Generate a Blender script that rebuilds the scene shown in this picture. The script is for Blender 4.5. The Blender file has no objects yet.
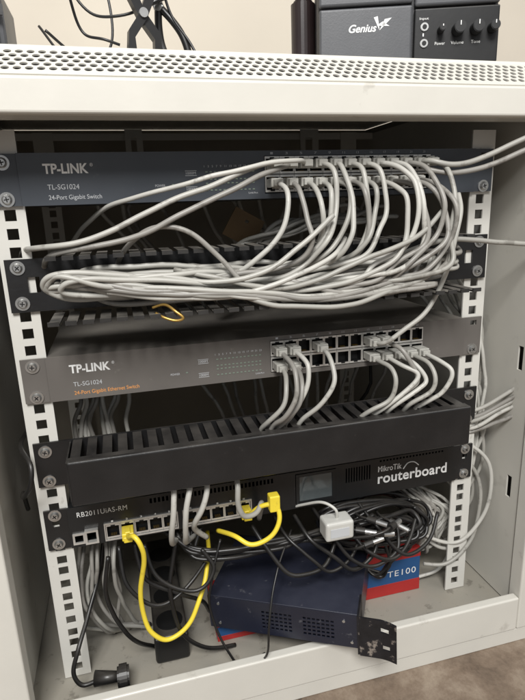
import bpy, bmesh, math, random
from mathutils import Vector, Matrix, noise
random.seed(23)
S=0.001
SC=bpy.context.scene
COL=SC.collection
def lin(c):
    return tuple(((v/255)/12.92 if v/255<=.04045 else ((v/255+.055)/1.055)**2.4) for v in c)
# ------------------------------------------------------------ materials
def mat(name,rgb,rough=.5,metal=0,var=.12,scale=60,bump=.05,dust=0,dustcol=(150,142,130),spec=.5,trans=0,scuff=0,scuffcol=(90,84,76),scuffscale=30,scuffth=.62):
    m=bpy.data.materials.new(name);m.use_nodes=True
    nt=m.node_tree;N=nt.nodes;L=nt.links;b=N["Principled BSDF"]
    c=lin(rgb)
    tc=N.new("ShaderNodeTexCoord")
    n=N.new("ShaderNodeTexNoise");n.inputs["Scale"].default_value=scale;n.inputs["Detail"].default_value=6
    L.new(tc.outputs["Object"],n.inputs[0])
    n2=N.new("ShaderNodeTexNoise");n2.inputs["Scale"].default_value=scale*.13;n2.inputs["Detail"].default_value=3
    L.new(tc.outputs["Object"],n2.inputs[0])
    ad=N.new("ShaderNodeMath");ad.operation='ADD';L.new(n.outputs[0],ad.inputs[0]);L.new(n2.outputs[0],ad.inputs[1])
    r=N.new("ShaderNodeMapRange");r.inputs["From Min"].default_value=.7;r.inputs["From Max"].default_value=1.3
    L.new(ad.outputs[0],r.inputs["Value"])
    mx=N.new("ShaderNodeMix");mx.data_type='RGBA'
    mx.inputs["A"].default_value=(*[v*(1-var) for v in c],1);mx.inputs["B"].default_value=(*[min(1,v*(1+var)) for v in c],1)
    L.new(r.outputs[0],mx.inputs["Factor"])
    out=mx.outputs["Result"]
    if dust>0:
        g=N.new("ShaderNodeNewGeometry");sx=N.new("ShaderNodeSeparateXYZ");L.new(g.outputs["Normal"],sx.inputs[0])
        mr=N.new("ShaderNodeMapRange");mr.inputs["From Min"].default_value=.1;mr.inputs["From Max"].default_value=1;mr.inputs["To Min"].default_value=.06
        mr.inputs["To Max"].default_value=1
        L.new(sx.outputs["Z"],mr.inputs["Value"])
        mm=N.new("ShaderNodeMath");mm.operation='MULTIPLY';L.new(mr.outputs[0],mm.inputs[0]);L.new(r.outputs[0],mm.inputs[1])
        m3=N.new("ShaderNodeMath");m3.operation='MULTIPLY';m3.inputs[1].default_value=dust*1.5;L.new(mm.outputs[0],m3.inputs[0]);m3.use_clamp=True
        mx2=N.new("ShaderNodeMix");mx2.data_type='RGBA';L.new(m3.outputs[0],mx2.inputs["Factor"]);L.new(out,mx2.inputs["A"])
        mx2.inputs["B"].default_value=(*lin(dustcol),1);out=mx2.outputs["Result"]
    if scuff>0:
        s=N.new("ShaderNodeTexNoise");s.inputs["Scale"].default_value=scuffscale;s.inputs["Detail"].default_value=12;s.inputs["Roughness"].default_value=.65
        L.new(tc.outputs["Object"],s.inputs[0])
        sr=N.new("ShaderNodeMapRange");sr.inputs["From Min"].default_value=scuffth;sr.inputs["From Max"].default_value=scuffth+.06;sr.inputs["To Max"].default_value=scuff
        L.new(s.outputs[0],sr.inputs["Value"])
        mx3=N.new("ShaderNodeMix");mx3.data_type='RGBA';L.new(sr.outputs[0],mx3.inputs["Factor"]);L.new(out,mx3.inputs["A"])
        mx3.inputs["B"].default_value=(*lin(scuffcol),1);out=mx3.outputs["Result"]
    L.new(out,b.inputs["Base Color"])
    rr=N.new("ShaderNodeMapRange");rr.inputs["To Min"].default_value=max(.03,rough-.1);rr.inputs["To Max"].default_value=min(1,rough+.12)
    L.new(n2.outputs[0],rr.inputs["Value"]);L.new(rr.outputs[0],b.inputs["Roughness"])
    b.inputs["Metallic"].default_value=metal
    b.inputs["Specular IOR Level"].default_value=spec
    b.inputs["Transmission Weight"].default_value=trans
    if bump>0:
        bp=N.new("ShaderNodeBump");bp.inputs["Strength"].default_value=bump;bp.inputs["Distance"].default_value=.0006
        n3=N.new("ShaderNodeTexNoise");n3.inputs["Scale"].default_value=scale*8;L.new(tc.outputs["Object"],n3.inputs[0])
        L.new(n3.outputs[0],bp.inputs["Height"]);L.new(bp.outputs[0],b.inputs["Normal"])
    return m
M={}
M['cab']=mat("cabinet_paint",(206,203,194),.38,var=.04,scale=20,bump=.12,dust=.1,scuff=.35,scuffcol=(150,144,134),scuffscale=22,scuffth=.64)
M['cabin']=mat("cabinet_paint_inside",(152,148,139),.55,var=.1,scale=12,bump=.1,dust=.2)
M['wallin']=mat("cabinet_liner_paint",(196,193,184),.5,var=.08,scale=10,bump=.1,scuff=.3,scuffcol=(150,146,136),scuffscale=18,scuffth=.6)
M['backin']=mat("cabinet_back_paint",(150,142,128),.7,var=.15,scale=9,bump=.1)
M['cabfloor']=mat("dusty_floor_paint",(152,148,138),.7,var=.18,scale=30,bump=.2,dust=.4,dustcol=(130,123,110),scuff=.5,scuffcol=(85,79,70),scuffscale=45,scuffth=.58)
M['rail']=mat("rail_paint",(206,204,197),.42,var=.04,scale=30,bump=.05,scuff=.3,scuffcol=(140,134,124),scuffscale=70,scuffth=.63)
M['slate']=mat("slate_grey_enamel",(60,65,72),.36,var=.12,scale=14,bump=.12,dust=.4,scuff=.2,scuffcol=(110,113,115),scuffscale=60,scuffth=.64)
M['taupe']=mat("grey_brown_enamel",(97,93,89),.36,var=.12,scale=14,bump=.12,dust=.55,dustcol=(152,146,137),scuff=.22,scuffcol=(146,141,133),scuffscale=60,scuffth=.63)
M['black']=mat("black_powder_coat",(25,25,26),.34,var=.2,scale=30,bump=.25,dust=.3,dustcol=(105,100,94),scuff=.12,scuffcol=(95,92,88),scuffscale=120,scuffth=.66)
M['dusty']=mat("dusty_black_fingers",(40,39,38),.42,var=.25,scale=40,bump=.2,dust=.7,dustcol=(132,127,119))
M['blackp']=mat("black_plastic",(20,20,21),.35,var=.2,scale=30,bump=.05,dust=.15)
M['router']=mat("router_black_panel",(27,28,29),.34,var=.1,scale=20,bump=.05,scuff=.12,scuffcol=(90,90,90),scuffscale=90,scuffth=.64)
M['navy']=mat("navy_enamel",(29,32,46),.34,var=.2,scale=25,bump=.12,dust=.22,dustcol=(80,81,90),scuff=.4,scuffcol=(110,110,114),scuffscale=75,scuffth=.63)
M['rust']=mat("scratched_black_metal",(30,29,32),.5,.2,var=.5,scale=90,bump=.3,scuff=.85,scuffcol=(158,148,138),scuffscale=48,scuffth=.56)
M['silver']=mat("nickel_metal",(190,190,188),.3,.9,var=.1,scale=80,bump=.03)
M['tin']=mat("port_shield_tin",(205,203,198),.34,.6,var=.15,scale=80,bump=.03)
M['dark']=mat("socket_black",(8,8,8),.6,var=.1,bump=0)
M['gold']=mat("brass_metal",(190,155,85),.35,.8,var=.2,scale=60)
M['white']=mat("white_print",(232,232,230),.6,var=.04,bump=0)
M['grey']=mat("grey_print",(186,188,190),.6,var=.04,bump=0)
M['orange']=mat("orange_print",(222,152,84),.6,var=.04,bump=0)
M['led']=mat("dark_indicator",(120,132,120),.3,var=.05,bump=0)
M['cb']=[mat("grey_cable_jacket_%d"%i,c,.4,var=.14,scale=40,bump=.04,dust=.12,dustcol=(120,113,103),scuff=.45,scuffcol=(88,83,76),scuffscale=50,scuffth=.57) for i,c in enumerate([(168,166,159),(154,152,145),(182,180,173),(138,135,129)])]
M['yel']=mat("yellow_cable_jacket",(228,204,60),.4,var=.08,scale=40,bump=.02,scuff=.3,scuffcol=(150,130,50),scuffscale=60,scuffth=.6)
M['blkc']=mat("black_cable_jacket",(18,18,19),.36,var=.2,scale=40,bump=.04,dust=.1)
M['plug']=mat("clear_plug_plastic",(200,198,190),.18,var=.1,scale=200,bump=0,trans=.35)
M['whitep']=mat("white_plastic",(190,189,183),.4,var=.05,bump=.05)
M['red']=mat("red_cardboard",(165,40,38),.5,var=.14,scale=20,bump=.05,scuff=.4,scuffcol=(190,120,110),scuffscale=60,scuffth=.62)
M['dred']=mat("dull_red_rubber",(120,34,32),.5,var=.08,bump=.05)
M['blue']=mat("blue_cardboard",(36,80,128),.5,var=.14,scale=20,bump=.05)
M['brown']=mat("brown_cardboard",(120,98,70),.8,var=.12,bump=.2)
M['wall']=mat("painted_wall",(206,197,182),.85,var=.06,scale=5,bump=.3)
M['screen']=mat("lcd_glass",(84,90,91),.1,var=.25,scale=40,bump=0,spec=.8)
M['spk']=mat("speaker_charcoal",(50,50,52),.5,var=.08,scale=80,bump=.2)
M['spkl']=mat("speaker_grey",(76,77,80),.4,var=.08,scale=80,bump=.1)
M['knob']=mat("knob_rubber",(16,16,17),.5,var=.1)
def tile_mat():
    m=bpy.data.materials.new("speckled_stone_tile");m.use_nodes=True;nt=m.node_tree;N=nt.nodes;L=nt.links;b=N["Principled BSDF"]
    tc=N.new("ShaderNodeTexCoord")
    n=N.new("ShaderNodeTexNoise");n.inputs["Scale"].default_value=16;n.inputs["Detail"].default_value=14;n.inputs["Distortion"].default_value=.15;n.inputs["Roughness"].default_value=.78
    L.new(tc.outputs["Object"],n.inputs[0])
    cr=N.new("ShaderNodeValToRGB");e=cr.color_ramp.elements
    e[0].position=.36;e[0].color=(*lin((92,78,66)),1);e[1].position=.66;e[1].color=(*lin((150,136,120)),1)
    x=e.new(.5);x.color=(*lin((122,106,91)),1)
    L.new(n.outputs[0],cr.inputs[0])
    br=N.new("ShaderNodeTexBrick");br.offset=0;br.inputs["Scale"].default_value=1;br.inputs["Brick Width"].default_value=.33;br.inputs["Row Height"].default_value=.33
    br.inputs["Mortar Size"].default_value=.002;br.inputs["Mortar"].default_value=(*lin(((85,74,64))),1)
    L.new(tc.outputs["Object"],br.inputs[0]);L.new(cr.outputs[0],br.inputs["Color1"]);L.new(cr.outputs[0],br.inputs["Color2"])
    L.new(br.outputs[0],b.inputs["Base Color"]);b.inputs["Roughness"].default_value=.35
    return m
M['tile']=tile_mat()
# ------------------------------------------------------------ helpers
def finish(name,me,mats,parent=None,local=False,smooth=False,center=True):
    for m in (mats if isinstance(mats,(list,tuple)) else [mats]): me.materials.append(m)
    if smooth:
        for p in me.polygons:p.use_smooth=True
    o=bpy.data.objects.new(name,me);COL.objects.link(o)
    if center and len(me.vertices):
        xs=[v.co for v in me.vertices]
        lo=Vector([min(v[i] for v in xs) for i in range(3)]);hi=Vector([max(v[i] for v in xs) for i in range(3)])
        c=(lo+hi)/2;me.transform(Matrix.Translation(-c));o.location=c
    if parent:
        o.parent=parent
        if not local:o.matrix_parent_inverse=Matrix.Translation(parent.location).inverted()
    return o
def empty(name,loc,label,cat,group=None,rot=None):
    e=bpy.data.objects.new(name,None);e.location=Vector(loc)*S;e.empty_display_size=.02;COL.objects.link(e)
    if rot:e.rotation_euler=rot
    e["label"]=label;e["category"]=cat
    if group:e["group"]=group
    return e
def tag(o,label,cat,group=None,kind=None):
    o["label"]=label;o["category"]=cat
    if group:o["group"]=group
    if kind:o["kind"]=kind
    return o
def boxbm(bm,x0,x1,y0,y1,z0,z1,mi=0):
    vs=[bm.verts.new((x*S,y*S,z*S)) for x in(x0,x1) for y in(y0,y1) for z in(z0,z1)]
    for f in((0,1,3,2),(4,6,7,5),(0,4,5,1),(2,3,7,6),(0,2,6,4),(1,5,7,3)):
        fc=bm.faces.new([vs[i] for i in f]);fc.material_index=mi
def box(name,x0,x1,y0,y1,z0,z1,m,parent=None,bev=0,local=False):
    bm=bmesh.new();boxbm(bm,x0,x1,y0,y1,z0,z1)
    if bev:bmesh.ops.bevel(bm,geom=bm.edges[:],offset=bev*S,segments=3,affect='EDGES',profile=.5)
    bmesh.ops.recalc_face_normals(bm,faces=bm.faces)
    me=bpy.data.meshes.new(name);bm.to_mesh(me);bm.free()
    return finish(name,me,m,parent,local)
def boxes(name,L,m,parent=None,local=False,bev=0):
    bm=bmesh.new()
    for b in L:boxbm(bm,*b)
    if bev:bmesh.ops.bevel(bm,geom=bm.edges[:],offset=bev*S,segments=1,affect='EDGES')
    bmesh.ops.recalc_face_normals(bm,faces=bm.faces)
    me=bpy.data.meshes.new(name);bm.to_mesh(me);bm.free()
    return finish(name,me,m,parent,local)
def plate(name,x0,x1,z0,z1,y0,y1,holes,m,parent=None,local=False):
    """sheet in XZ between y0<y1 with rectangular holes"""
    xs=sorted(set([x0,x1]+[h[0] for h in holes]+[h[1] for h in holes]));zs=sorted(set([z0,z1]+[h[2] for h in holes]+[h[3] for h in holes]))
    bm=bmesh.new();V={}
    def v(i,j,k):
        if(i,j,k)not in V:V[(i,j,k)]=bm.verts.new((xs[i]*S,(y0 if k==0 else y1)*S,zs[j]*S))
        return V[(i,j,k)]
    nx,nz=len(xs)-1,len(zs)-1
    F=[[not any(h[0]<=(xs[i]+xs[i+1])/2<=h[1] and h[2]<=(zs[j]+zs[j+1])/2<=h[3] for h in holes) for j in range(nz)] for i in range(nx)]
    g=lambda i,j:0<=i<nx and 0<=j<nz and F[i][j]
    for i in range(nx):
        for j in range(nz):
            if not F[i][j]:continue
            for k in(0,1):bm.faces.new((v(i,j,k),v(i+1,j,k),v(i+1,j+1,k),v(i,j+1,k)))
            if not g(i-1,j):bm.faces.new((v(i,j,0),v(i,j,1),v(i,j+1,1),v(i,j+1,0)))
            if not g(i+1,j):bm.faces.new((v(i+1,j,0),v(i+1,j,1),v(i+1,j+1,1),v(i+1,j+1,0)))
            if not g(i,j-1):bm.faces.new((v(i,j,0),v(i+1,j,0),v(i+1,j,1),v(i,j,1)))
            if not g(i,j+1):bm.faces.new((v(i,j+1,0),v(i+1,j+1,0),v(i+1,j+1,1),v(i,j+1,1)))
    bmesh.ops.recalc_face_normals(bm,faces=bm.faces)
    me=bpy.data.meshes.new(name);bm.to_mesh(me);bm.free()
    return finish(name,me,m,parent,local)
def cyl(name,x,y,z,r,d,m,parent=None,axis='Y',seg=24,local=False,r2=None,bev=0):
    bm=bmesh.new();bmesh.ops.create_cone(bm,cap_ends=True,segments=seg,radius1=r*S,radius2=(r if r2 is None else r2)*S,depth=d*S)
    if bev:bmesh.ops.bevel(bm,geom=[e for e in bm.edges if len(e.link_faces)==2 and any(len(f.verts)>4 for f in e.link_faces)],offset=bev*S,segments=2,affect='EDGES')
    me=bpy.data.meshes.new(name);bm.to_mesh(me);bm.free()
    if axis=='Y':me.transform(Matrix.Rotation(math.radians(90),4,'X'))
    if axis=='X':me.transform(Matrix.Rotation(math.radians(90),4,'Y'))
    me.transform(Matrix.Translation(Vector((x,y,z))*S))
    return finish(name,me,m,parent,local)
def text(body,x,z,y,w,h,m,parent,name="lettering",local=False,bold=0,shear=0,sp=1):
    """text facing -Y, left x, bottom z, width w and height h in mm"""
    c=bpy.data.curves.new("t",'FONT');c.body=body;c.size=.01;c.offset=bold*.0001;c.extrude=.00005;c.shear=shear;c.space_character=sp
    o=bpy.data.objects.new("t",c);COL.objects.link(o)
    dg=bpy.context.evaluated_depsgraph_get();me=bpy.data.meshes.new_from_object(o.evaluated_get(dg));bpy.data.objects.remove(o)
    vs=[v.co for v in me.vertices];x0=min(v.x for v in vs);x1=max(v.x for v in vs);y0=min(v.y for v in vs);y1=max(v.y for v in vs)
    me.transform(Matrix.Translation((-x0,-y0,0)));sx=w*S/(x1-x0);sy=h*S/(y1-y0)
    me.transform(Matrix.Diagonal((sx,sy,1,1)));me.transform(Matrix.Rotation(math.radians(90),4,'X'))
    me.transform(Matrix.Translation((x*S,y*S,z*S)));me.materials.clear()
    return finish(name,me,m,parent,local)
def spline(P,n=10):
    P=[Vector(p) for p in P];Q=[P[0]*2-P[1]]+P+[P[-1]*2-P[-2]];out=[]
    for i in range(1,len(Q)-2):
        p0,p1,p2,p3=Q[i-1:i+3]
        d1=max((p1-p0).length,1e-3)**.5;d2=max((p2-p1).length,1e-3)**.5;d3=max((p3-p2).length,1e-3)**.5
        m1=(p1-p0)/d1-(p2-p0)/(d1+d2)+(p2-p1)/d2;m2=(p2-p1)/d2-(p3-p1)/(d2+d3)+(p3-p2)/d3
        m1*=d2;m2*=d2
        for k in range(n):
            t=k/n;t2=t*t;t3=t2*t
            out.append(p1*(2*t3-3*t2+1)+m1*(t3-2*t2+t)+p2*(-2*t3+3*t2)+m2*(t3-t2))
    out.append(P[-1]);return out
def tube_bm(bm,P,r,seg=10,n=10,wob=0):
    pts=spline(P,n)
    for _ in range(6):
        pts=[pts[0],pts[1]]+[(pts[i-1]+pts[i]*2+pts[i+1])/4 for i in range(2,len(pts)-2)]+[pts[-2],pts[-1]]
    if wob:
        sd=Vector((random.uniform(0,99),random.uniform(0,99),random.uniform(0,99)));s=0;q=[]
        for i,p in enumerate(pts):
            if i:s+=(p-pts[i-1]).length
            a=min(1,max(0,(s-22)/30))
            q.append(p+(noise.noise_vector(sd+p*.016)*wob+noise.noise_vector(sd+p*.04)*wob*.22)*a)
        pts=q
    pts=[p*S for p in pts];rings=[];prev=None
    for i,p in enumerate(pts):
        t=(pts[min(i+1,len(pts)-1)]-pts[max(i-1,0)]).normalized()
        if prev is None:
            a=t.cross(Vector((0,0,1)));a=t.cross(Vector((1,0,0))) if a.length<.1 else a
        else:a=prev-t*prev.dot(t)
        a.normalize();prev=a;b=t.cross(a)
        rings.append([bm.verts.new(p+(a*math.cos(2*math.pi*k/seg)+b*math.sin(2*math.pi*k/seg))*r*S) for k in range(seg)])
    for A,B in zip(rings,rings[1:]):
        for k in range(seg):bm.faces.new((A[k],A[(k+1)%seg],B[(k+1)%seg],B[k]))
    bm.faces.new(rings[0][::-1]);bm.faces.new(rings[-1])
def tube(name,P,r,m,parent=None,seg=10,n=10,local=False,wob=0):
    bm=bmesh.new();tube_bm(bm,P,r,seg,n,wob)
    bmesh.ops.recalc_face_normals(bm,faces=bm.faces)
    me=bpy.data.meshes.new(name);bm.to_mesh(me);bm.free()
    return finish(name,me,m,parent,local,smooth=True)
# ------------------------------------------------------------ camera
cx,cy,cz,ya,pi_,ro,fpx=-0.1461,-0.5169,-0.0502,0.2515,0.2606,0.0356,539.84
f=Vector((math.sin(ya)*math.cos(pi_),math.cos(ya)*math.cos(pi_),-math.sin(pi_)))
r0=Vector((math.cos(ya),-math.sin(ya),0));d0=f.cross(r0)
r1=r0*math.cos(ro)+d0*math.sin(ro);d1=-r0*math.sin(ro)+d0*math.cos(ro)
cam=bpy.data.objects.new("camera",bpy.data.cameras.new("camera"));COL.objects.link(cam)
mw=Matrix.Identity(4)
for i in range(3):
    mw[i][0]=r1[i];mw[i][1]=-d1[i];mw[i][2]=-f[i];mw[i][3]=(cx,cy,cz)[i]
cam.matrix_world=mw
cam.data.sensor_fit='VERTICAL';cam.data.sensor_height=24;cam.data.lens=fpx/700*24;cam.data.clip_start=.01;cam.data.clip_end=50
SC.camera=cam
# ------------------------------------------------------------ setting
o=box("floor",-2500,2500,-2500,560,-590,-580,M['tile']);o["kind"]="structure"
o=box("back_wall",-2500,2500,560,620,-580,1800,M['wall']);tag(o,"plain pale painted wall behind the cabinet","wall")
# ------------------------------------------------------------ cabinet
ZT=76
cab=empty("rack_cabinet",(0,180,-575),"open off-white metal network rack cabinet with perforated top edge","rack cabinet")
X0,X1=-300,300
box("top_panel",X0,X1,-19,430,ZT-2,ZT,M['cab'],cab,.5)
box("lintel",X0,X1,-62,-56,21,47,M['cab'],cab,2.4)
box("lintel_return",X0+1,X1-1,-55.5,-30,21,23,M['cab'],cab,.5)
bm=bmesh.new()
nu=72;du=600/nu;rows=5
y0s,z0s,y1s,z1s=-60,48,-20,ZT
Ls=math.hypot(y1s-y0s,z1s-z0s);mg=6;dv=(Ls-2*mg)/rows
def sp(u,v):
    t=v/Ls;return Vector((u,y0s+(y1s-y0s)*t,z0s+(z1s-z0s)*t))*S
for rr in range(rows):
    off=du/2 if rr%2 else 0
    for i in range(-1,nu+1):
        ua=X0+i*du+off;ub=ua+du
        ua_,ub_=max(ua,X0),min(ub,X1)
        if ub_-ua_<.5:continue
        va=mg+rr*dv;vb=va+dv
        if ub_-ua_<du-.1:
            bm.faces.new([bm.verts.new(sp(*q)) for q in((ua_,va),(ub_,va),(ub_,vb),(ua_,vb))]);continue
        cu,cv=(ua+ub)/2,(va+vb)/2
        A=[k*22.5 for k in range(16)]
        def edge(a):
            c_,s_=math.cos(math.radians(a)),math.sin(math.radians(a));h=du/2;w_=dv/2
            t=min(h/abs(c_) if abs(c_)>1e-6 else 1e9,w_/abs(s_) if abs(s_)>1e-6 else 1e9);return(cu+c_*t,cv+s_*t)
        corner=math.degrees(math.atan2(dv,du))
        for cc,rep in((corner,45),(180-corner,135),(180+corner,225),(360-corner,315)):A[A.index(rep)]=cc
        O=[bm.verts.new(sp(*edge(a))) for a in A]
        I=[bm.verts.new(sp(cu+2.95*math.cos(math.radians(a)),cv+2.95*math.sin(math.radians(a)))) for a in A]
        for k in range(16):bm.faces.new((O[k],O[(k+1)%16],I[(k+1)%16],I[k]))
for va,vb in((0,mg),(Ls-mg,Ls)):
    bm.faces.new([bm.verts.new(sp(*q)) for q in((X0,va),(X1,va),(X1,vb),(X0,vb))])
bmesh.ops.remove_doubles(bm,verts=bm.verts,dist=1e-6)
bmesh.ops.recalc_face_normals(bm,faces=bm.faces)
me=bpy.data.meshes.new("perforated_strip");bm.to_mesh(me);bm.free()
o=finish("perforated_strip",me,M['cab'],cab);md=o.modifiers.new("s",'SOLIDIFY');md.thickness=.0012
bm=bmesh.new();vv=[bm.verts.new(Vector(q)*S) for q in((X0+2,-50,46),(X1-2,-50,46),(X1-2,-15,ZT-5),(X0+2,-15,ZT-5))];bm.faces.new(vv)
me=bpy.data.meshes.new("hole_shade_sheet");bm.to_mesh(me);bm.free();finish("hole_shade_sheet",me,M['knob'],cab)  # added black sheet standing in for the shade inside, seen through the holes
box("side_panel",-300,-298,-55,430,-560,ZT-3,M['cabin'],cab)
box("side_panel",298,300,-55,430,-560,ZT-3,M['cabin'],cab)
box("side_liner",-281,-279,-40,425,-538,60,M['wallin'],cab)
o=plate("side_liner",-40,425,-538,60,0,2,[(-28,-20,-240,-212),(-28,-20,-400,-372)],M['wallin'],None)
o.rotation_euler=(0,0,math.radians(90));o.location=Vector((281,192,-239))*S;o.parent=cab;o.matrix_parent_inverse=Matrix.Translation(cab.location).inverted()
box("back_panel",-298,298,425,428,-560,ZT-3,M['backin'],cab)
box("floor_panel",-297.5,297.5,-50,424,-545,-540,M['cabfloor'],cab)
box("door_sill",-268,278,-62,-51,-560,-515,M['cab'],cab,2)
box("sill_base",-300,300,-60,424,-580,-561,M['cab'],cab,1)
box("front_post",-300,-268.5,-62,-42,-560,20,M['cab'],cab,2)
box("front_post",278.5,300,-62,-42,-560,20,M['cab'],cab,2)
zh=[]
for u in range(12):
    for d in(6.35,22.2,38.1):zh.append(-(u*44.45+d))
for sx in(-1,1):
    c=232.6*sx
    L=[(c-4.7,c+4.7,z-4.7,z+4.7) for z in zh]
    xa,xb=(-247,-220) if sx<0 else(220,247)
    plate("rail",xa,xb,-539,18,2,4,L,M['rail'],cab)
    if sx<0:box("rail_flange",-247,-245,4.2,40,-539,18,M['rail'],cab)
    else:box("rail_flange",245,247,4.2,40,-539,18,M['rail'],cab)
    plate("rail",xa,xb,-539,60,350,352,L,M['cab'],cab)
box("cross_bar",-278,278,353,358,50,60,M['cab'],cab,1)
plate("bracket",-120,-95,20,64,346,349,[(-112,-104,30,52)],M['cab'],cab)
plate("bracket",150,180,20,64,346,349,[(158,170,30,52)],M['cab'],cab)
# screws
bm=bmesh.new()
def cone(bm,r1,r2,d,yc,seg=20,mi=0):
    g=bmesh.ops.create_cone(bm,cap_ends=True,segments=seg,radius1=r1*S,radius2=r2*S,depth=d*S,matrix=Matrix.Translation((0,yc*S,0))@Matrix.Rotation(math.radians(90),4,'X'))
    for v in g['verts']:
        for f_ in v.link_faces:f_.material_index=mi
cone(bm,6.2,6.2,1,-.5);cone(bm,4.4,3.0,2.4,-2.2)
boxbm(bm,-2.2,2.2,-3.6,-3.3,-.45,.45,1);boxbm(bm,-.45,.45,-3.6,-3.3,-2.2,2.2,1)
bmesh.ops.recalc_face_normals(bm,faces=bm.faces)
SCR=bpy.data.meshes.new("screw");bm.to_mesh(SCR);bm.free();SCR.materials.append(M['silver']);SCR.materials.append(M['dark'])
def screw(x,z,parent,y=0):
    o=bpy.data.objects.new("screw",SCR);COL.objects.link(o);o.location=Vector((x,y,z))*S;o.rotation_euler=(0,random.uniform(0,1.5),0)
    o.parent=parent;o.matrix_parent_inverse=Matrix.Translation(parent.location).inverted();return o
def port_mesh(w,h,flip):
    bm=bmesh.new();cw,ch=w/2-1.1,h/2-2.0
    a=[(-w/2,-h/2),(w/2,-h/2),(w/2,h/2),(-w/2,h/2)]
    s=1 if flip else -1
    hole=[(-cw,-ch),(cw,-ch),(cw,ch),(-cw,ch)]
    A=[bm.verts.new((x*S,0,z*S)) for x,z in a];H=[bm.verts.new((x*S,0,z*S)) for x,z in hole];B=[bm.verts.new((x*S,.009,z*S)) for x,z in hole]
    A2=[bm.verts.new((x*S,.004,z*S)) for x,z in a]
    for k in range(4):
        bm.faces.new((A[k],A[(k+1)%4],H[(k+1)%4],H[k]));fc=bm.faces.new((H[k],H[(k+1)%4],B[(k+1)%4],B[k]));fc.material_index=1
        bm.faces.new((A[k],A2[k],A2[(k+1)%4],A[(k+1)%4]))
    bm.faces.new(B).material_index=1
    boxbm(bm,-2.2,2.2,-.12,.3,s*ch-.1 if s>0 else -ch-1.3,s*ch+1.3 if s>0 else -ch+.1,1)
    for k in range(6):
        x=-2.6+k*1.04;boxbm(bm,x,x+.35,1.5,6,(-s)*ch*.95-.2,(-s)*ch*.95+.2,2)
    bmesh.ops.recalc_face_normals(bm,faces=bm.faces)
    me=bpy.data.meshes.new("port");bm.to_mesh(me);bm.free()
    for m in(M['tin'],M['dark'],M['gold']):me.materials.append(m)
    return me
PU,PD=port_mesh(14.2,15.6,True),port_mesh(14.2,15.6,False)
def port(me,x,z,y,parent):
    o=bpy.data.objects.new("port",me);COL.objects.link(o);o.location=Vector((x,y,z))*S
    o.parent=parent;o.matrix_parent_inverse=Matrix.Translation(parent.location).inverted()
PX0=1.5;PDX=14.5
def switch(zt,matk,label,sub,subm,name,depth):
    e=empty(name,(0,depth/2,zt-44),label,"network switch")
    zb=zt-44
    hole=(PX0-7.6,PX0+11*PDX+7.6,zb+5,zb+39)
    plate("front_panel",-221,221,zb+.5,zt-.5,-3,-1,[hole],M[matk],e)
    boxes("case",[(-220,220,-.8,depth,zt-2,zt-1),(-220,220,-.8,depth,zb+1,zb+2),(-220,-219,-.8,depth,zb+2.1,zt-2.1),(219,220,-.8,depth,zb+2.1,zt-2.1),(-218.9,218.9,depth-1,depth,zb+2.1,zt-2.1),(-20,180,14,15,zb+3,zt-3)],M[matk],e)
    for s in(-1,1):
        xa,xb=(-243,-221.3) if s<0 else(221.3,243)
        plate("mounting_ear",xa,xb,zb+.8,zt-.8,-1.6,.8,[(s*232.6-4,s*232.6+4,zt-10,zt-4.5)] if s>0 else [],M[matk],e)
        for z in(zt-8,zb+6.3):
            if not(s>0 and z>zt-10):screw(232.6*s,z,e,-1.7)
    for i in range(12):
        port(PU,PX0+i*PDX,zb+30.5,-3.6,e);port(PD,PX0+i*PDX,zb+14,-3.6,e)
    text("TP-LINK",-201,zt-17.5,-3.15,37,8.2,M['white'],e,bold=3);text("®",-162.5,zt-12,-3.15,2.6,2.8,M['white'],e)
    text("TL-SG1024",-199,zt-30.5,-3.15,26,4.2,M['grey'],e)
    text(sub,-199,zt-40,-3.15,44 if len(sub)<24 else 60,4.9,subm,e)
    text("POWER",-108,zt-30.5,-3.15,9,2.1,M['grey'],e)
    def leds(x,z,w,h):
        box("indicator_light",x,x+w,-3.5,-2.9,z,z+h,M['led'],e)
    leds(-93,zt-29.5,2,1.2)
    for zz in(zt-20,zt-34):
        boxes("print_frame",[(-80.5,-70,-3.2,-3.05,zz+2.6,zz+3.0),(-80.5,-70,-3.2,-3.05,zz-1.5,zz-1.1)],M['grey'],e)
        text("1000M",-79.8,zz-.3,-3.15,9,2.2,M['grey'],e)
    for i in range(12):
        for zz in(zt-19,zt-25.5,zt-29,zt-35):leds(-62+i*4.0,zz,2.0,1.1)
    text("1   3   5   7   9   11  13  15  17  19  21  23",-63,zt-14.5,-3.15,48,1.8,M['grey'],e)
    text("Link/Act",-22,zt-38.6,-3.15,9,1.7,M['grey'],e)
    for i in range(12):text(str(2*i+1),PX0+i*PDX-1.5,zt-3.9,-3.15,2.6,2.0,M['grey'],e)
    return e
sw1=switch(0,'slate',"dark slate-grey rack switch with many grey cables plugged in","24-Port Gigabit Switch",M['grey'],"network_switch",180)
sw2=switch(-178,'taupe',"grey-brown dusty rack switch with a few grey cables","24-Port Gigabit Ethernet Switch",M['orange'],"network_switch",180)
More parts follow.
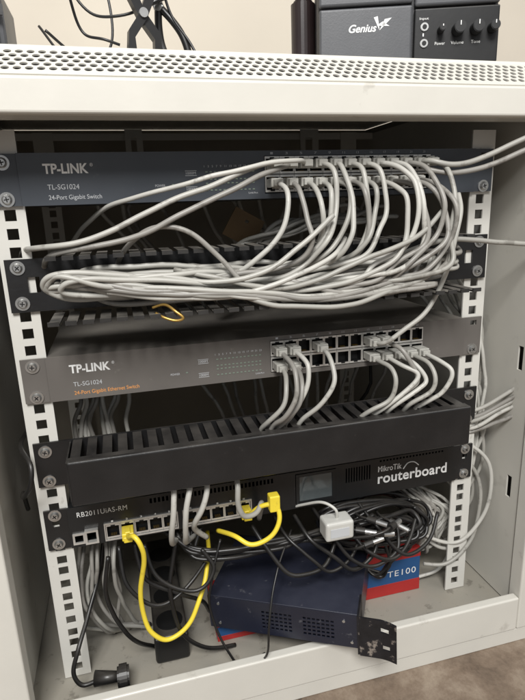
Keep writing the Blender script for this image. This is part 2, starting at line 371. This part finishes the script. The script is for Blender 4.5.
# ------------------------------------------------------------ cable managers
def fingers(x0,x1,za,yf,zd,w=12,gap=7,tip=7):
    L=[];x=x0
    while x+w<=x1:
        L.append((x,x+w,yf,-2,za,za+1.6))
        if tip:L.append((x,x+w,yf-1.6,yf,za if zd>0 else za-tip+1.6,za+tip if zd>0 else za+1.6))
        x+=w+gap
    return L
m1=empty("cable_manager",(0,-20,-137),"open black finger duct stuffed with looping grey cables","cable manager")
plate("back_plate",-243,243,-135,-88,-1.6,.6,[(-226,-216,-118,-104),(216,226,-118,-104)],M['black'],m1)
boxes("finger_row",fingers(-205,208,-86,-40,-1,w=9,gap=4.6,tip=3.4),M['dusty'],m1)
boxes("finger_row",fingers(-207,208,-139,-58,1,w=9,gap=4.6,tip=3.6),M['dusty'],m1)
for s in(-1,1):
    for z in(-95.5,-127):screw(232.6*s,z,m1,-1.7)
ZC=-261
m2=empty("cable_manager",(0,-25,-312),"black cable duct with slotted top and plain front cover","cable manager")
plate("back_plate",-243,243,-308,-262,-1.6,.6,[],M['black'],m2)
boxes("finger_row",fingers(-206,196,ZC-3,-50,-1,w=8.6,gap=5.4,tip=0),M['black'],m2)
boxes("finger_row",fingers(-206,196,-302,-50,1,w=8.6,gap=5.4,tip=0),M['black'],m2)
box("front_cover",-208,197,-57,-51.8,-304,ZC,M['black'],m2,1.8)
boxes("cover_lip",[(-208,197,-51.6,-44,ZC-2.4,ZC-1)],M['black'],m2)
boxes("end_plate",[(-209.5,-208.2,-50,-1.8,-302,ZC-3)],M['black'],m2)
boxes("end_plate",[(197.2,198.4,-50,-1.8,-302,ZC-3)],M['black'],m2)
for s in(-1,1):
    for z in(-271,-302):screw(232.6*s,z,m2,-1.7)
# ------------------------------------------------------------ router
rt=empty("router",(0,60,-379),"black rack router with small screen and port rows","router")
zt,zb=-334,-379
S1=-178
sock1=[(S1+i*14.4) for i in range(5)];sock2=[(-98+i*14.4) for i in range(5)]
h1=(S1-8.4,S1+4*14.4+6.6,zb+3.5,zb+20.5);h2=(-98-8.4,-98+57.6+6.6,zb+3.5,zb+20.5)
vents=[]
for k in range(32):
    vents.append((-140+k*4.2,-137.6+k*4.2,zt-9,zt-3.5))
for k in range(10):vents.append((78+k*3.2,79.6+k*3.2,zt-24,zt-6))
for k in range(20):vents.append((120+k*4.2,122.4+k*4.2,zt-4.6,zt-2.4))
plate("front_panel",-221,221,zb,zt,-3,-1,[h1,h2,(18,66,zb+4,zt-3),(-217.5,-207.5,zb+5,zb+15),(-205,-195,zb+5,zb+18)]+vents,M['router'],rt)
boxes("case",[(-220,220,-.8,120,zt-2,zt-1),(-220,220,-.8,120,zb+1,zb+2),(-220,-219,-.8,120,zb+2.1,zt-2.1),(219,220,-.8,120,zb+2.1,zt-2.1),(-218.9,218.9,18,19,zb+2.1,zt-2.1)],M['router'],rt)
for s in(-1,1):
    xa,xb=(-243,-221.3) if s<0 else(221.3,243)
    plate("mounting_ear",xa,xb,zb+.5,zt-.5,-1.6,.8,[(s*232.6-3,s*232.6+3,zt-20,zt-12)],M['black'],rt)
    for z in(zt-6,zb+7):screw(232.6*s,z,rt,-1.7)
for x in sock1+sock2:port(PU,x-1,zb+12,-3.6,rt)
for h in(h1,h2):
    plate("port_bezel",h[0]-1.2,h[1]+1.2,h[2]-1.5,h[3]+1.5,-4.6,-3.1,[h],M['tin'],rt)
plate("sfp_cage",-206.5,-193.5,zb+4,zb+19,-8,-3.1,[(-204.5,-195.5,zb+6,zb+17)],M['tin'],rt)
plate("usb_socket",-218.5,-206.9,zb+4,zb+16,-5,-3.1,[(-216.5,-208.5,zb+6,zb+14)],M['tin'],rt)
boxes("screen_bezel",[(18.5,65.5,-4,-2,zb+4.5,zb+8),(18.5,65.5,-4,-2,zt-7,zt-3.5),(18.5,22.5,-4,-2,zb+8.1,zt-7.1),(61.5,65.5,-4,-2,zb+8.1,zt-7.1)],M['router'],rt)
box("screen",22.6,61.4,-2.8,-1.5,zb+8.1,zt-7.1,M['screen'],rt)
text("RB2011UiAS-RM",-212,zt-11.5,-3.15,49,5.4,M['white'],rt,bold=0,sp=1.08)
text("MikroTik",118,zt-17,-3.15,30,7,M['white'],rt,bold=1)
text("routerboard",118,zt-32,-3.15,90,13,M['white'],rt,bold=2,sp=1.05)
tube("logo_swoosh",[(150,-3.2,zt-18),(156,-3.2,zt-11),(164,-3.2,zt-11),(170,-3.2,zt-16)],.7,M['white'],rt,seg=6)
for i in range(5):
    text(str(i+1),sock1[i]-2,zt-22,-4.75,2,2.0,M['white'],rt);text(str(i+6),sock2[i]-2,zt-22,-4.75,2,2.0,M['white'],rt)
# ------------------------------------------------------------ plugs
bm=bmesh.new()
boxbm(bm,-5.8,5.8,-9,7,-4,4);boxbm(bm,-4.2,4.2,-14,-9,-3,3);boxbm(bm,-2.6,2.6,-8,2,4,5.2)
bmesh.ops.bevel(bm,geom=bm.edges[:],offset=.0005,segments=1,affect='EDGES')
bmesh.ops.recalc_face_normals(bm,faces=bm.faces)
PLG=bpy.data.meshes.new("plug");bm.to_mesh(PLG);bm.free();PLG.materials.append(M['plug'])
PLY=PLG.copy();PLY.materials.clear();PLY.materials.append(M['yel'])
def cable(P,r=2.4,m=None,plug=None,label=None,group=None,name="network_cable",cat="cable",n=10,seg=10,pm=None,wob=3):
    m=m or random.choice(M['cb'])
    o=tube(name,P,r,m,n=n,seg=seg,wob=wob)
    tag(o,label or "grey network cable plugged into the switch ports",cat,group)
    if plug:
        q=bpy.data.objects.new("plug",pm or PLG);COL.objects.link(q);q.parent=o;q.matrix_parent_inverse=Matrix.Translation(o.location).inverted()
        q.location=Vector(plug[:3])*S
        if len(plug)>3 and plug[3]:q.rotation_euler=(0,math.pi,0)
    return o
J=lambda a:random.uniform(-a,a)
GA="grey patch cables of the upper switch"
zA,zB=-13.5,-30
px=lambda i:PX0+i*PDX
lab1="grey patch cable looping from the upper switch into the duct"
def duct_tail(x,z,y):
    xe=-184+J(18);P=[];xs=x-25;t=0
    while xs>xe+30:
        zz=z+(-106-z)*min(1,t*.3)+J(6)
        P.append((xs,y+J(6),zz));xs-=45+J(12);t+=1
    P.append((xe,y+J(4),-106+J(7)))
    P+=[(xe-7,y+6,-112+J(4)),(xe+8,y+8,-117+J(3)),(xe+60,y+12,-120+J(4))]
    return P
for i in range(12):
    for row,z in((0,zA),(1,zB)):
        if row==0 and i in(0,1,2,10):continue
        if i==11 and row==1:continue
        x=px(i);y0=-13
        P=[(x,y0,z),(x,-24-J(2),z-1)]
        if i<=6:
            dx=J(10);bul=J(4)+(i>3)*4
            P+=[(x+bul,-38-5*row+J(4),z-8),(x+bul+dx*.3,-52+J(7),-60+J(6)),(x-4+dx,-56+J(7),-80+J(5))]
            x2=x-18+dx*1.8;P+=[(x2,-50+J(8),-99+J(5))]
            P+=duct_tail(x2,-103-random.random()*15,-38+J(13))
        else:
            b=8+random.random()*12
            b=min(b,165-x+6*row)
            q=(i-7)*1.5
            P+=[(x+b*.5,-40-6*row+J(4),z-7),(x+b,-58+J(7),-54+J(7)),(x+b-3+J(6),-62+J(6),-82-q+J(6)),(x-12+J(12),-63+J(5),-104-q+J(6)),
                (x-46+J(12),-60+J(5),-117-q+J(6)),(x-100,-54+J(6),-121-q*.5+J(6))]
            P+=duct_tail(x-120,-116-random.random()*8,-42+J(8))
        cable(P,plug=(x,-11,z,row),label=lab1,group=GA,wob=4.5)
ls="grey patch cable sweeping across the upper switch front"
cable([(px(0),-13,zA),(-12,-32,-14),(-34,-42,-20),(-74,-44,-35),(-117,-42,-52),(-166,-40,-70),(-208,-30,-77),(-228,10,-80),(-240,60,-95)],plug=(px(0),-11,zA,0),label=ls,group=GA,wob=3)
cable([(px(1),-13,zA),(4,-34,-17),(-25,-48,-26),(-60,-48,-42),(-98,-46,-56),(-128,-42,-68),(-170,-36,-78),(-200,-24,-86),(-214,5,-100)],plug=(px(1),-11,zA,0),label=ls,group=GA,wob=4)
cable([(px(2),-13,zA),(18,-36,-12),(-18,-46,-15),(-56,-44,-22),(-98,-36,-34),(-136,-18,-43),(-160,10,-52),(-190,60,-80)],r=2.1,plug=(px(2),-11,zA,0),label=ls,group=GA,wob=3)
cable([(-150,30,-110),(-146,-15,-92),(-134,-32,-76),(-114,-40,-64),(-88,-46,-68),(-62,-50,-92),(-40,-56,-122),(-15,-56,-132),(30,-52,-130)],r=2.3,label="grey cable hooking over the open duct",group=GA)
cable([(px(10),-13,zA),(150,-34,-14),(168,-42,-18),(200,-44,-13),(240,-52,4),(290,-70,30)],r=2.6,plug=(px(10),-11,zA,0),label="grey patch cable leaving the cabinet beside the rail",group=GA,wob=2)
cable([(150,-30,-22),(172,-40,-26),(205,-44,-20),(248,-54,-4),(296,-70,16)],r=2.6,label="grey patch cable leaving the cabinet beside the rail",group=GA,wob=2)
cable([(100,-36,-108),(130,-48,-94),(155,-50,-88),(195,-48,-90),(259,-46,-97),(310,-46,-96)],r=2.5,label="grey cable leaving the duct across the rail",group=GA,wob=2)
for kk in range(8):
    z0=-100-kk*3;P=[(182+J(10),-22+J(8),z0+6),(172+J(12),-40+J(6),z0-2)]
    x=128
    while x>-185:P.append((x+J(6),-36+J(15),max(-129,z0-5*math.sin((x+180)/110.)+J(6))));x-=48
    P+=[(-190+J(8),-34,-104+J(4)),(-184,-30,-112),(-140,-26,-118)]
    cable(P,label="grey network cable lying in the open duct",group="grey cables stuffed in the open duct")
for kk in range(6):
    a=J(4)
    P=[(166-kk*9,-46,-92-kk*3),(158-kk*12,-58+J(3),-112-kk*2.5),(80+kk*14,-60+J(3),-125-kk*1.2+a),(20,-61+J(3),-131-kk*1.+a),(-30+J(10),-61,-127-J(4)),(-80,-58,-120+J(4)),(-130,-52,-114+J(5)),(-172,-44,-109+J(4)),(-194,-36,-110),(-184,-28,-118)]
    cable(P,label="grey network cable lying in the open duct",group="grey cables stuffed in the open duct",wob=3)
for P in([(150,-58,-60),(120,-64,-84),(70,-66,-98),(20,-64,-116),(-30,-60,-118),(-70,-52,-108),(-100,-40,-100)],
    [(60,-40,-82),(40,-60,-96),(0,-64,-112),(-50,-60,-124),(-110,-54,-124),(-160,-46,-118)],
    [(40,-60,-60),(10,-64,-84),(-20,-62,-104),(-70,-56,-112),(-120,-48,-104),(-160,-36,-100)],
    [(-60,-50,-120),(-20,-64,-134),(40,-66,-141),(90,-64,-134),(130,-56,-120),(150,-44,-104)]):
    cable(P,r=2.3,label="grey cable crossing over the cable bundle",group="grey cables stuffed in the open duct",wob=4)
# ---- switch 2
GB="grey patch cables of the lower switch"
z2A,z2B=-178-13.5,-178-30
def drop(x,z,pts,row):
    cable([(x,-13,z),(x,-25,z-1)]+pts,plug=(x,-11,z,row),label="grey patch cable dropping into the slotted duct",group=GB,wob=3)
drop(px(0),z2B,[(-1,-42,-216),(-6,-50,-236),(-20,-46,-252),(-26,-34,-266),(-26,-24,-290)],1)
drop(px(1),z2B,[(14,-44,-216),(9,-52,-236),(-5,-46,-252),(-12,-34,-266),(-12,-24,-290)],1)
drop(px(0),z2A,[(4,-50,-200),(2,-62,-222),(-8,-58,-244),(-18,-42,-258),(-19,-28,-290)],0)
drop(px(3),z2A,[(45,-40,-198),(44,-52,-218),(30,-52,-240),(14,-40,-260),(13,-24,-290)],0)
for i,(a,b) in enumerate([(7,1),(8,1),(9,1),(8,0),(10,1),(11,1)]):
    x=px(a);z=z2B if b else z2A
    drop(x,z,[(x+6,-42,z-5),(x+13+J(5),-52,-224+J(5)),(x+4,-52,-240+J(5)),(x-18+i+J(6),-46,-254),(x-28+i*2,-34,-268),(x-30+i*2,-24,-290)],b)
x=px(1);drop(x,z2A,[(x+2,-34,z2A-3),(x+5,-44,z2A-10),(x+2,-48,z2A-30),(x-14,-44,-250),(x-18,-30,-266),(x-18,-24,-290)],0)
cable([(px(7),-13,z2A),(106,-34,-189),(122,-42,-176),(142,-46,-160),(156,-46,-138),(162,-56,-110),(166,-58,-84),(174,-50,-62),(178,-38,-46)],r=2.4,plug=(px(7),-11,z2A,0),label="grey cable rising from the lower switch past the duct",group=GB,wob=2)
# ---- router cables
GC="grey cables around the router"
lc="grey cable passing in front of the router"
cable([(-114,-22,-298),(-117,-44,-310),(-120,-48,-334),(-123,-42,-362),(-120,-15,-388),(-110,20,-400)],r=2.8,m=M['cb'][2],label=lc,group=GC,wob=2)
cable([(-98,-22,-298),(-102,-46,-310),(-108,-50,-334),(-109,-42,-364),(-106,-12,-390),(-90,20,-402)],r=2.8,m=M['cb'][2],label=lc,group=GC,wob=2)
cable([(-84,-26,-298),(-85,-44,-314),(-92,-46,-335),(-98,-40,-350),(-98,-28,-366),(-86,-12,-388)],r=2.8,m=M['cb'][2],label=lc,group=GC,wob=2)
cable([(-54,-22,-298),(-55,-46,-316),(-56,-48,-335),(-50,-46,-350),(-36,-40,-352),(-28,-30,-347),(-24,0,-385)],r=2.8,label=lc,group=GC,wob=1)
YX=S1+14.4*1-1
cable([(YX,-13,-367),(YX+1,-28,-362),(YX+6,-40,-354),(YX+10,-44,-358),(-152,-40,-376),(-155,-34,-405),(-157,-32,-440),(-152,-32,-472),(-136,-32,-489),(-116,-28,-482),(-97,-20,-458),(-84,0,-436),(-78,40,-415)],r=2.5,m=M['yel'],plug=(YX,-11,-367,0),pm=PLY,label="yellow patch cable hanging in a loop from the router",group="yellow patch cables of the router",wob=4)
YX2=-98+14.4*4-1
yc=cable([(YX2,-13,-367),(YX2+1,-26,-362),(-30,-36,-348),(-16,-42,-346),(-13,-46,-360),(-22,-48,-376),(-44,-46,-384),(-58,-36,-378),(-72,-5,-388)],r=2.5,m=M['yel'],plug=(YX2,-11,-367,0),pm=PLY,label="yellow patch cable curled in front of the router",group="yellow patch cables of the router",wob=1)
box("plug_boot",-23,-12,-46,-35,-352,-334,M['yel'],yc,1.5)
# ---- black cables
GD="black power cables below the router"
def bl(P,r=2.4,label="black power cable tangled below the router",wob=3):return cable(P,r,M['blkc'],label=label,group=GD,name="power_cable",cat="cable",wob=wob)
for kk in range(11):
    cxx,czz=124+J(16),-415+J(8);rx,rz=56+J(16),24+J(9);a0=J(3);P=[]
    for t in range(11+kk%4):
        a=a0+t*2*math.pi/9;P.append((cxx+rx*math.cos(a),-22+kk*4.5+J(4)+5*math.sin(a*2),czz+rz*math.sin(a)+J(2)-.12*rx*math.cos(a)))
    bl(P,1.9+random.random()*.8,wob=4)
for kk in range(7):      # grouped strands from the centre to the coil
    a=J(4);b=-kk*2.6
    P=[(-130+kk*7,14+J(8),-388),(-100+J(6),-6,-404+b*.6),(-55+J(6),-14+J(6),-406+b+a),(-5+J(6),-16+J(6),-402+b),(45+J(6),-14+J(6),-402+b+a),(95+J(10),-6+J(6),-410+b),(140+J(12),8,-424+J(8))]
    bl(P,1.9+random.random()*.8,wob=3)
for kk in range(6):      # strands draping down over the navy switch
    x=-30+kk*24+J(8);bl([(x,-5+J(8),-386),(x+10,-30+J(6),-402),(x+28+J(8),-44,-424+J(6)),(x+52+J(8),-46,-438+J(5)),(x+78+J(8),-40,-430),(x+96,-20,-408)],1.7+random.random()*.7,wob=4)
bl([(-252,40,-262),(-254,-4,-262),(-242,-30,-270),(-244,-34,-288),(-254,-20,-306),(-262,20,-322),(-264,40,-350)],2.3,"black power cable looping out beside the rail",wob=1)
bl([(-190,30,-385),(-200,25,-430),(-214,0,-462),(-226,-26,-482),(-233,-30,-506),(-226,-32,-520),(-212,-32,-519)],2.3,"black power cable running down to a mains plug",wob=1)
bl([(-186,-20,-385),(-192,-24,-420),(-186,-20,-460),(-170,-10,-500),(-150,10,-530)],2.3)
bl([(-118,-10,-390),(-128,-20,-440),(-120,-24,-490),(-96,-20,-520),(-60,-10,-535)],2.3)
bl([(10,-10,-400),(-20,-44,-430),(-34,-66,-468),(-36,-64,-505),(-44,-44,-536)],1.2,wob=1)
bl([(-70,-10,-395),(-84,-24,-430),(-90,-28,-470),(-70,-40,-520),(-60,-44,-537),(-30,-30,-537)],1.4,wob=3)
bl([(-150,-5,-388),(-140,-20,-420),(-100,-26,-440),(-80,-22,-420),(-92,-14,-400)],2.2)
bl([(-176,0,-388),(-170,-18,-430),(-140,-22,-455),(-104,-10,-440),(-80,0,-418)],2.2)
bl([(-160,0,-388),(-152,-12,-425),(-120,-16,-448),(-92,-6,-470),(-84,10,-500)],2.2)
pg=empty("power_plug",(-200,-30,-527),"black mains plug lying on the cabinet floor edge","plug")
bm=bmesh.new();cone(bm,8,5,26,0);bmesh.ops.rotate(bm,verts=bm.verts,cent=(0,0,0),matrix=Matrix.Rotation(math.radians(80),3,'Z'))
bmesh.ops.translate(bm,verts=bm.verts,vec=Vector((-200,-32,-518))*S);me=bpy.data.meshes.new("plug_body");bm.to_mesh(me);bm.free();finish("plug_body",me,M['blackp'],pg,smooth=True)
cyl("plug_face",-184,-35,-518,12,12,M['blackp'],pg,axis='X',bev=2)
lg="loose grey cables inside the cabinet"
for kk in range(9):
    x=-216+kk*5
    cable([(x,40+J(15),-385),(x-4+J(6),20+J(10),-420),(x-6+J(7),14+J(8),-460),(x+J(8),24+J(10),-500),(x+20+J(8),50,-534)],r=2.2,m=M['cb'][3] if kk%2 else None,label="grey cable hanging at the cabinet side",group=lg,wob=5)
for kk in range(10):
    x=-207+kk*6
    cable([(x,70+J(20),-224),(x+J(8),60+J(10),-245),(x-4+J(8),60,-270),(x+J(6),60,-330),(x,80,-380)],r=2.3,label="grey cable hanging at the cabinet side",group=lg,wob=7)
for kk in range(14):
    cable([(-170+kk*30,190,-20),(-160+kk*30+J(30),230,-60+J(20)),(-120+kk*26+J(40),200+J(40),-110+J(20)),(-90+kk*26+J(40),220,-170+J(20)),(-60+kk*24,230,-260),(0+kk*16,230,-400)],r=2.6,m=random.choice(M['cb']+[M['blkc']]),label="loose cable hanging behind the equipment",group="loose cables hanging behind the equipment",wob=12)
for kk in range(7):
    cable([(120+kk*6,60,-70+J(6)),(60+kk*16,40+J(10),-62+J(8)),(20+J(14),40,-74+J(8)),(-20+J(14),55,-100),(-40,80,-150)],r=2.3,label="loose cable hanging behind the equipment",group="loose cables hanging behind the equipment",wob=10)
GR="grey cables looping beside the cabinet wall";lr="grey cable looping beside the cabinet side wall"
cable([(205,30,-330),(240,10,-338),(266,0,-362),(270,-6,-400),(262,-4,-440),(235,0,-468),(200,10,-462),(180,25,-445)],label=lr,group=GR)
cable([(200,40,-345),(235,20,-352),(258,10,-378),(262,0,-420),(252,0,-468),(222,0,-496),(192,10,-498)],label=lr,group=GR)
cable([(210,50,-390),(236,30,-400),(250,20,-440),(246,10,-480),(214,10,-480),(190,30,-460)],label=lr,group=GR)
for kk in range(5):
    cable([(204,40-kk*4,-300-kk*8),(242,2+J(4),-294-kk*7),(271,-12,-272-kk*8+J(3)),(306,-34,-240-kk*10)],label=lr,group=GR,wob=3)
for kk in range(7):
    cable([(212+J(8),70,-60-kk*20),(238+J(8),50,-130-kk*14),(266+J(8),36+J(10),-200-kk*10),(268+J(8),24+J(10),-280-kk*8),(262+J(10),16,-360),(250+J(14),20,-430),(225+J(14),40,-480)],r=2.2,label=lr,group=GR,wob=6)
cable([(170,80,-400),(200,40,-420),(225,20,-430),(240,20,-460),(225,20,-520),(180,30,-536)],r=2.3,label=lr,group=GR)
for kk in range(24):
    cable([(140+kk*4,90,-392),(185+J(18),40,-412+J(14)),(218+J(24),22,-440+J(16)),(206+J(24),24,-478+J(16)),(150+kk*3,90,-496+J(16))],r=2.1,label=lr,group=GR,wob=7)
# ------------------------------------------------------------ bits in the bottom
ad=empty("power_adapter",(52,-16,-402),"small white power adapter hanging among black cables","power adapter")
box("adapter_body",36,68,-50,-28,-397,-375,M['whitep'],ad,3)
tube("adapter_lead",[(52,-40,-376),(50,-42,-364),(40,-32,-359),(26,-12,-370),(10,10,-385)],1.6,M['whitep'],ad)
box("adapter_label",41,62,-50.5,-49.9,-392,-382,M['grey'],ad)
for q in((86,-52,-392),(99,-52,-384),(106,-54,-397),(118,-50,-388),(94,-54,-402),(126,-50,-396)):
    e=empty("barrel_connector",q,"small silver barrel plug on a black lead","connector","small silver barrel plugs")
    for nm,dx,rr,ln,mt in(("barrel",0,2.9,12,M['silver']),("grip",-11,3.8,10,M['blackp'])):
        c=cyl(nm,dx,0,0,rr,ln,mt,e,axis='X',seg=16,local=True)
    tube("lead",[(-16,0,0),(-24,2,-2),(-34,14,-8),(-40,30,-14)],1.6,M['blkc'],e,local=True)
    e.rotation_euler=(0,J(.9),J(.9))
ang=math.atan2(-85,145)
H=43
nv=empty("small_network_switch",(-85,0,-512),"dull navy metal switch lying tilted with one scratched ear","network switch",rot=(math.radians(2),math.radians(-2),ang))
holes=[]
for g0 in(62,108):
    for a in range(7):
        for b in range(5):holes.append((g0+a*5,g0+a*5+3.3,9+b*5,12+b*5))
plate("front_panel",0,168,1,H,-1,0,holes,M['navy'],nv,local=True)
boxes("case",[(0,168,.2,112,H-1,H),(0,168,.2,112,1,2),(0,1,.2,112,2.1,H-1.1),(167,168,.2,112,2.1,H-1.1),(1.1,166.9,6,7,2.1,H-1.1),(1.1,166.9,111,112,2.1,H-1.1)],M['navy'],nv,local=True,bev=.3)
ear=plate("mounting_ear",168.2,206,-6,H,-3,-1,[(192,199,6,12),(190,198,28,34)],M['rust'],nv,local=True)
for v in ear.data.vertices:
    d=max(0,v.co.x)/.019;v.co.y-=.004*d*d;v.co.z-=.002*d*(1 if v.co.z>0 else .2)
box("ear_fold",166,168,-2.9,30,-5,H+.6,M['rust'],nv,local=True)
cyl("rubber_foot",30,30,0,6,3,M['blackp'],nv,axis='Z',local=True)
for (xx,zz) in((12,8),(12,34),(160,8),(152,34)):cyl("rivet",xx,-1.4,zz,1.6,1,M['silver'],nv,seg=12,local=True)
def carton(name,x0,x1,y0,y1,z0,z1,label):
    e=empty(name,((x0+x1)/2,(y0+y1)/2,z0),label,"box")
    h=z1-z0
    box("carton_body",x0,x1,y0,y1,z0,z1,M['blue'],e,.6);box("red_band",x0-.3,x1+.3,y0-.3,y1+.3,z1-h*.2,z1+.3,M['red'],e,.2)
    box("red_band",x0-.3,x1+.3,y0-.3,y1+.3,z0-.1,z0+h*.27,M['red'],e,.2)
    return e
b1=carton("cardboard_box",104,190,16,90,-539.4,-478,"red and blue product carton on the cabinet floor")
text("TE100",144,-513,15.4,40,8.5,M['white'],b1,bold=0,sp=1.15)
b2=carton("cardboard_box",-78,0,4,80,-539.4,-515,"low red and blue carton under the navy switch")
for kk in range(5):
    bl([(120+kk*9,-16,-430),(128+kk*7+J(5),-10,-456),(136+J(8),-4,-478+J(6)),(124+J(6),0,-492+J(5)),(110,8,-486)],1.9,wob=3)
ps=empty("power_strip",(-130,30,-540),"black power strip lying on the cabinet floor","power strip")
box("strip_body",-150,-112,-10,180,-539.5,-505,M['blackp'],ps,4)
for k in range(4):cyl("socket",-131,15+k*42,-504.5,15,1.5,M['dark'],ps,axis='Z')
tube_o=tube("loose_clip",[(-122,-46,-132),(-112,-52,-129),(-104,-62,-134),(-98,-64,-140),(-104,-62,-142),(-114,-58,-139),(-120,-52,-136)],1.3,M['gold'],seg=6);tag(tube_o,"thin bent brass clip lying on the duct fingers","clip")
tg=plate("cardboard_tag",-18,18,-16,16,0,1.5,[(-2,2,6,9)],M['brown'],None);tg.location=Vector((-14,60,-72))*S;tg.rotation_euler=(.2,.5,.1);tag(tg,"brown cardboard tag hanging behind the cables","tag")
# ------------------------------------------------------------ speaker on top (local frame: x along its front, y back)
sk=empty("desktop_speaker",(74,64,ZT),"black and grey desktop speaker with knobs on the cabinet","speaker",rot=(0,0,math.radians(-18.5)))
lk=dict(local=True)
W=182
box("speaker_body",0,W,8,110,3,130,M['spk'],sk,4,**lk)
box("front_baffle",1,95,0,7.8,10,64,M['spkl'],sk,2.5,**lk)
box("control_panel",97,W-1,1,7.8,8,60,M['blackp'],sk,1.5,**lk)
box("upper_baffle",1,95,1,7.8,66,126,M['spkl'],sk,2.5,**lk);box("upper_baffle",97,W-1,1,7.8,62,126,M['spkl'],sk,2.5,**lk)
for x in(20,160):cyl("rubber_foot",x,30,1.5,7,3,M['blackp'],sk,axis='Z',**lk)
text("Genius",31,41,-.25,28,7.4,M['white'],sk,bold=2,shear=.3,**lk)
bm=bmesh.new()
for a,b,c in(((62,42),(74,53),(67,52)),((62,42),(56,54),(60,55)),((59,46.5),(72,45.5),(65,50))):
    bm.faces.new([bm.verts.new((p[0]*S,-.0003,p[1]*S)) for p in(a,b,c)])
me=bpy.data.meshes.new("logo_mark");bm.to_mesh(me);bm.free();finish("logo_mark",me,M['white'],sk,**lk)
for z in(43,28):cyl("jack_socket",107,.5,z,4,2,M['silver'],sk,bev=.4,**lk);cyl("jack_hole",107,-.6,z,2.2,.6,M['dark'],sk,**lk)
for x,rr in((123,3.4),(140,6.2),(158,6.2),(174,5)):
    cyl("knob",x,-5,39,rr,12,M['knob'],sk,r2=rr*.92,bev=.6,**lk);box("knob_mark",x-.4,x+.4,-11.6,-11,40,39+rr*.8,M['white'],sk,**lk)
for t,x,w_,z in(("Power",118,10,26),("Volume",134,12.5,26),("Tone",154,9,26),("Input",102,9,49),("1",105.5,1.2,34.5)):
    text(t,x,z,.8,w_,2.8,M['white'],sk,**lk)
# ------------------------------------------------------------ tools and cables on the cabinet top
cl=empty("spring_clamp",(-104,40,ZT),"black spring clamp with metal pivot and red pads","clamp",rot=(0,0,.15))
for s in(-1,1):
    bm=bmesh.new()
    pr=[(s*2,46),(s*14,30),(s*17,6),(s*13,0),(s*8,4),(s*9,24),(s*-3,40)]   # jaw outline
    pr2=[(s*2,46),(s*-3,40),(s*-14,62),(s*-19,92),(s*-13,93),(s*-6,66)]
    for q in(pr,pr2):
        A=[bm.verts.new((a*S,(-5+s)*S,b*S)) for a,b in q];B=[bm.verts.new((a*S,(5+s)*S,b*S)) for a,b in q]
        bm.faces.new(A);bm.faces.new(B[::-1])
        for k in range(len(q)):bm.faces.new((A[k],A[(k+1)%len(q)],B[(k+1)%len(q)],B[k]))
    bmesh.ops.recalc_face_normals(bm,faces=bm.faces)
    me=bpy.data.meshes.new("clamp_arm");bm.to_mesh(me);bm.free();finish("clamp_arm",me,M['blackp'],cl,local=True)
    box("jaw_pad",*(sorted((s*4,s*8))),-5,5,1,12,M['dred'],cl,1,local=True)
cyl("pivot",0,-6,44,4,4,M['silver'],cl,local=True,seg=16)
pl=empty("hand_tool",(-66,60,ZT+2),"black handled pliers leaning on the cabinet top","tool",rot=(0,math.radians(-20),-.3))
for s in(-1,1):
    tube("handle",[(s*2,0,58),(s*7,0,46),(s*11,0,30),(s*10,0,12),(s*6,0,0)],3.6,M['blackp'],pl,local=True)
box("jaw",-5,5,-3,3,58,84,M['silver'],pl,1.5,local=True);cyl("pivot",0,-3.4,60,3.4,2,M['silver'],pl,local=True,seg=16)
for P in([(-168,60,150),(-158,70,112),(-138,60,104),(-124,60,100)],[(-175,80,170),(-150,70,128),(-120,60,126),(-60,60,150)],[(-190,60,110),(-165,70,92),(-140,50,88),(-122,40,84)],
    [(-84,60,160),(-76,60,128),(-60,55,104),(-50,50,84),(-44,50,79)],[(-200,120,130),(-176,100,96),(-150,90,88),(-130,90,110),(-134,100,170)]):
    cable(P,1.3,M['blkc'],label="thin black cable lying on the cabinet top",group="thin black cables on the cabinet top",name="audio_cable",wob=2)
gw=empty("wire_tray",(-228,60,ZT),"dark desk tray with grey box on the cabinet top","tray")
plate("tray_front",-262,-219,ZT+2,120,30,32,[(-258+i*8,-252+i*8,86,112) for i in range(5)],M['blackp'],gw)
box("tray_content",-260,-221,38,110,ZT+2,135,M['spkl'],gw,3)
btl=empty("dark_bottle",(88,150,ZT),"narrow dark bottle standing beside the speaker","bottle")
cyl("bottle_body",88,150,ZT+50,14,98,mat("dark_brown_plastic",(40,30,30),.35),btl,axis='Z',bev=3);cyl("bottle_cap",88,150,ZT+108,9,18,M['blackp'],btl,axis='Z',bev=1)
# ------------------------------------------------------------ light
def area(name,loc,target,size,power,col):
    l=bpy.data.lights.new(name,'AREA');l.shape='RECTANGLE';l.size=size[0];l.size_y=size[1];l.energy=power;l.color=col
    o=bpy.data.objects.new(name,l);COL.objects.link(o);o.location=loc
    o.rotation_euler=(Vector(target)-Vector(loc)).to_track_quat('-Z','Y').to_euler();return o
area("window_light",(-.45,-1.6,1.4),(0,0,-.2),(.75,.65),66,(1,.992,.975))
area("room_light",(.9,-.9,1.3),(0,.1,-.1),(.9,.9),9,(1,.97,.93))
w=bpy.data.worlds.new("World");SC.world=w;w.use_nodes=True
w.node_tree.nodes["Background"].inputs[0].default_value=(.95,.97,1,1);w.node_tree.nodes["Background"].inputs[1].default_value=.36
SC.view_settings.view_transform='Standard';SC.view_settings.look='None';SC.view_settings.exposure=0
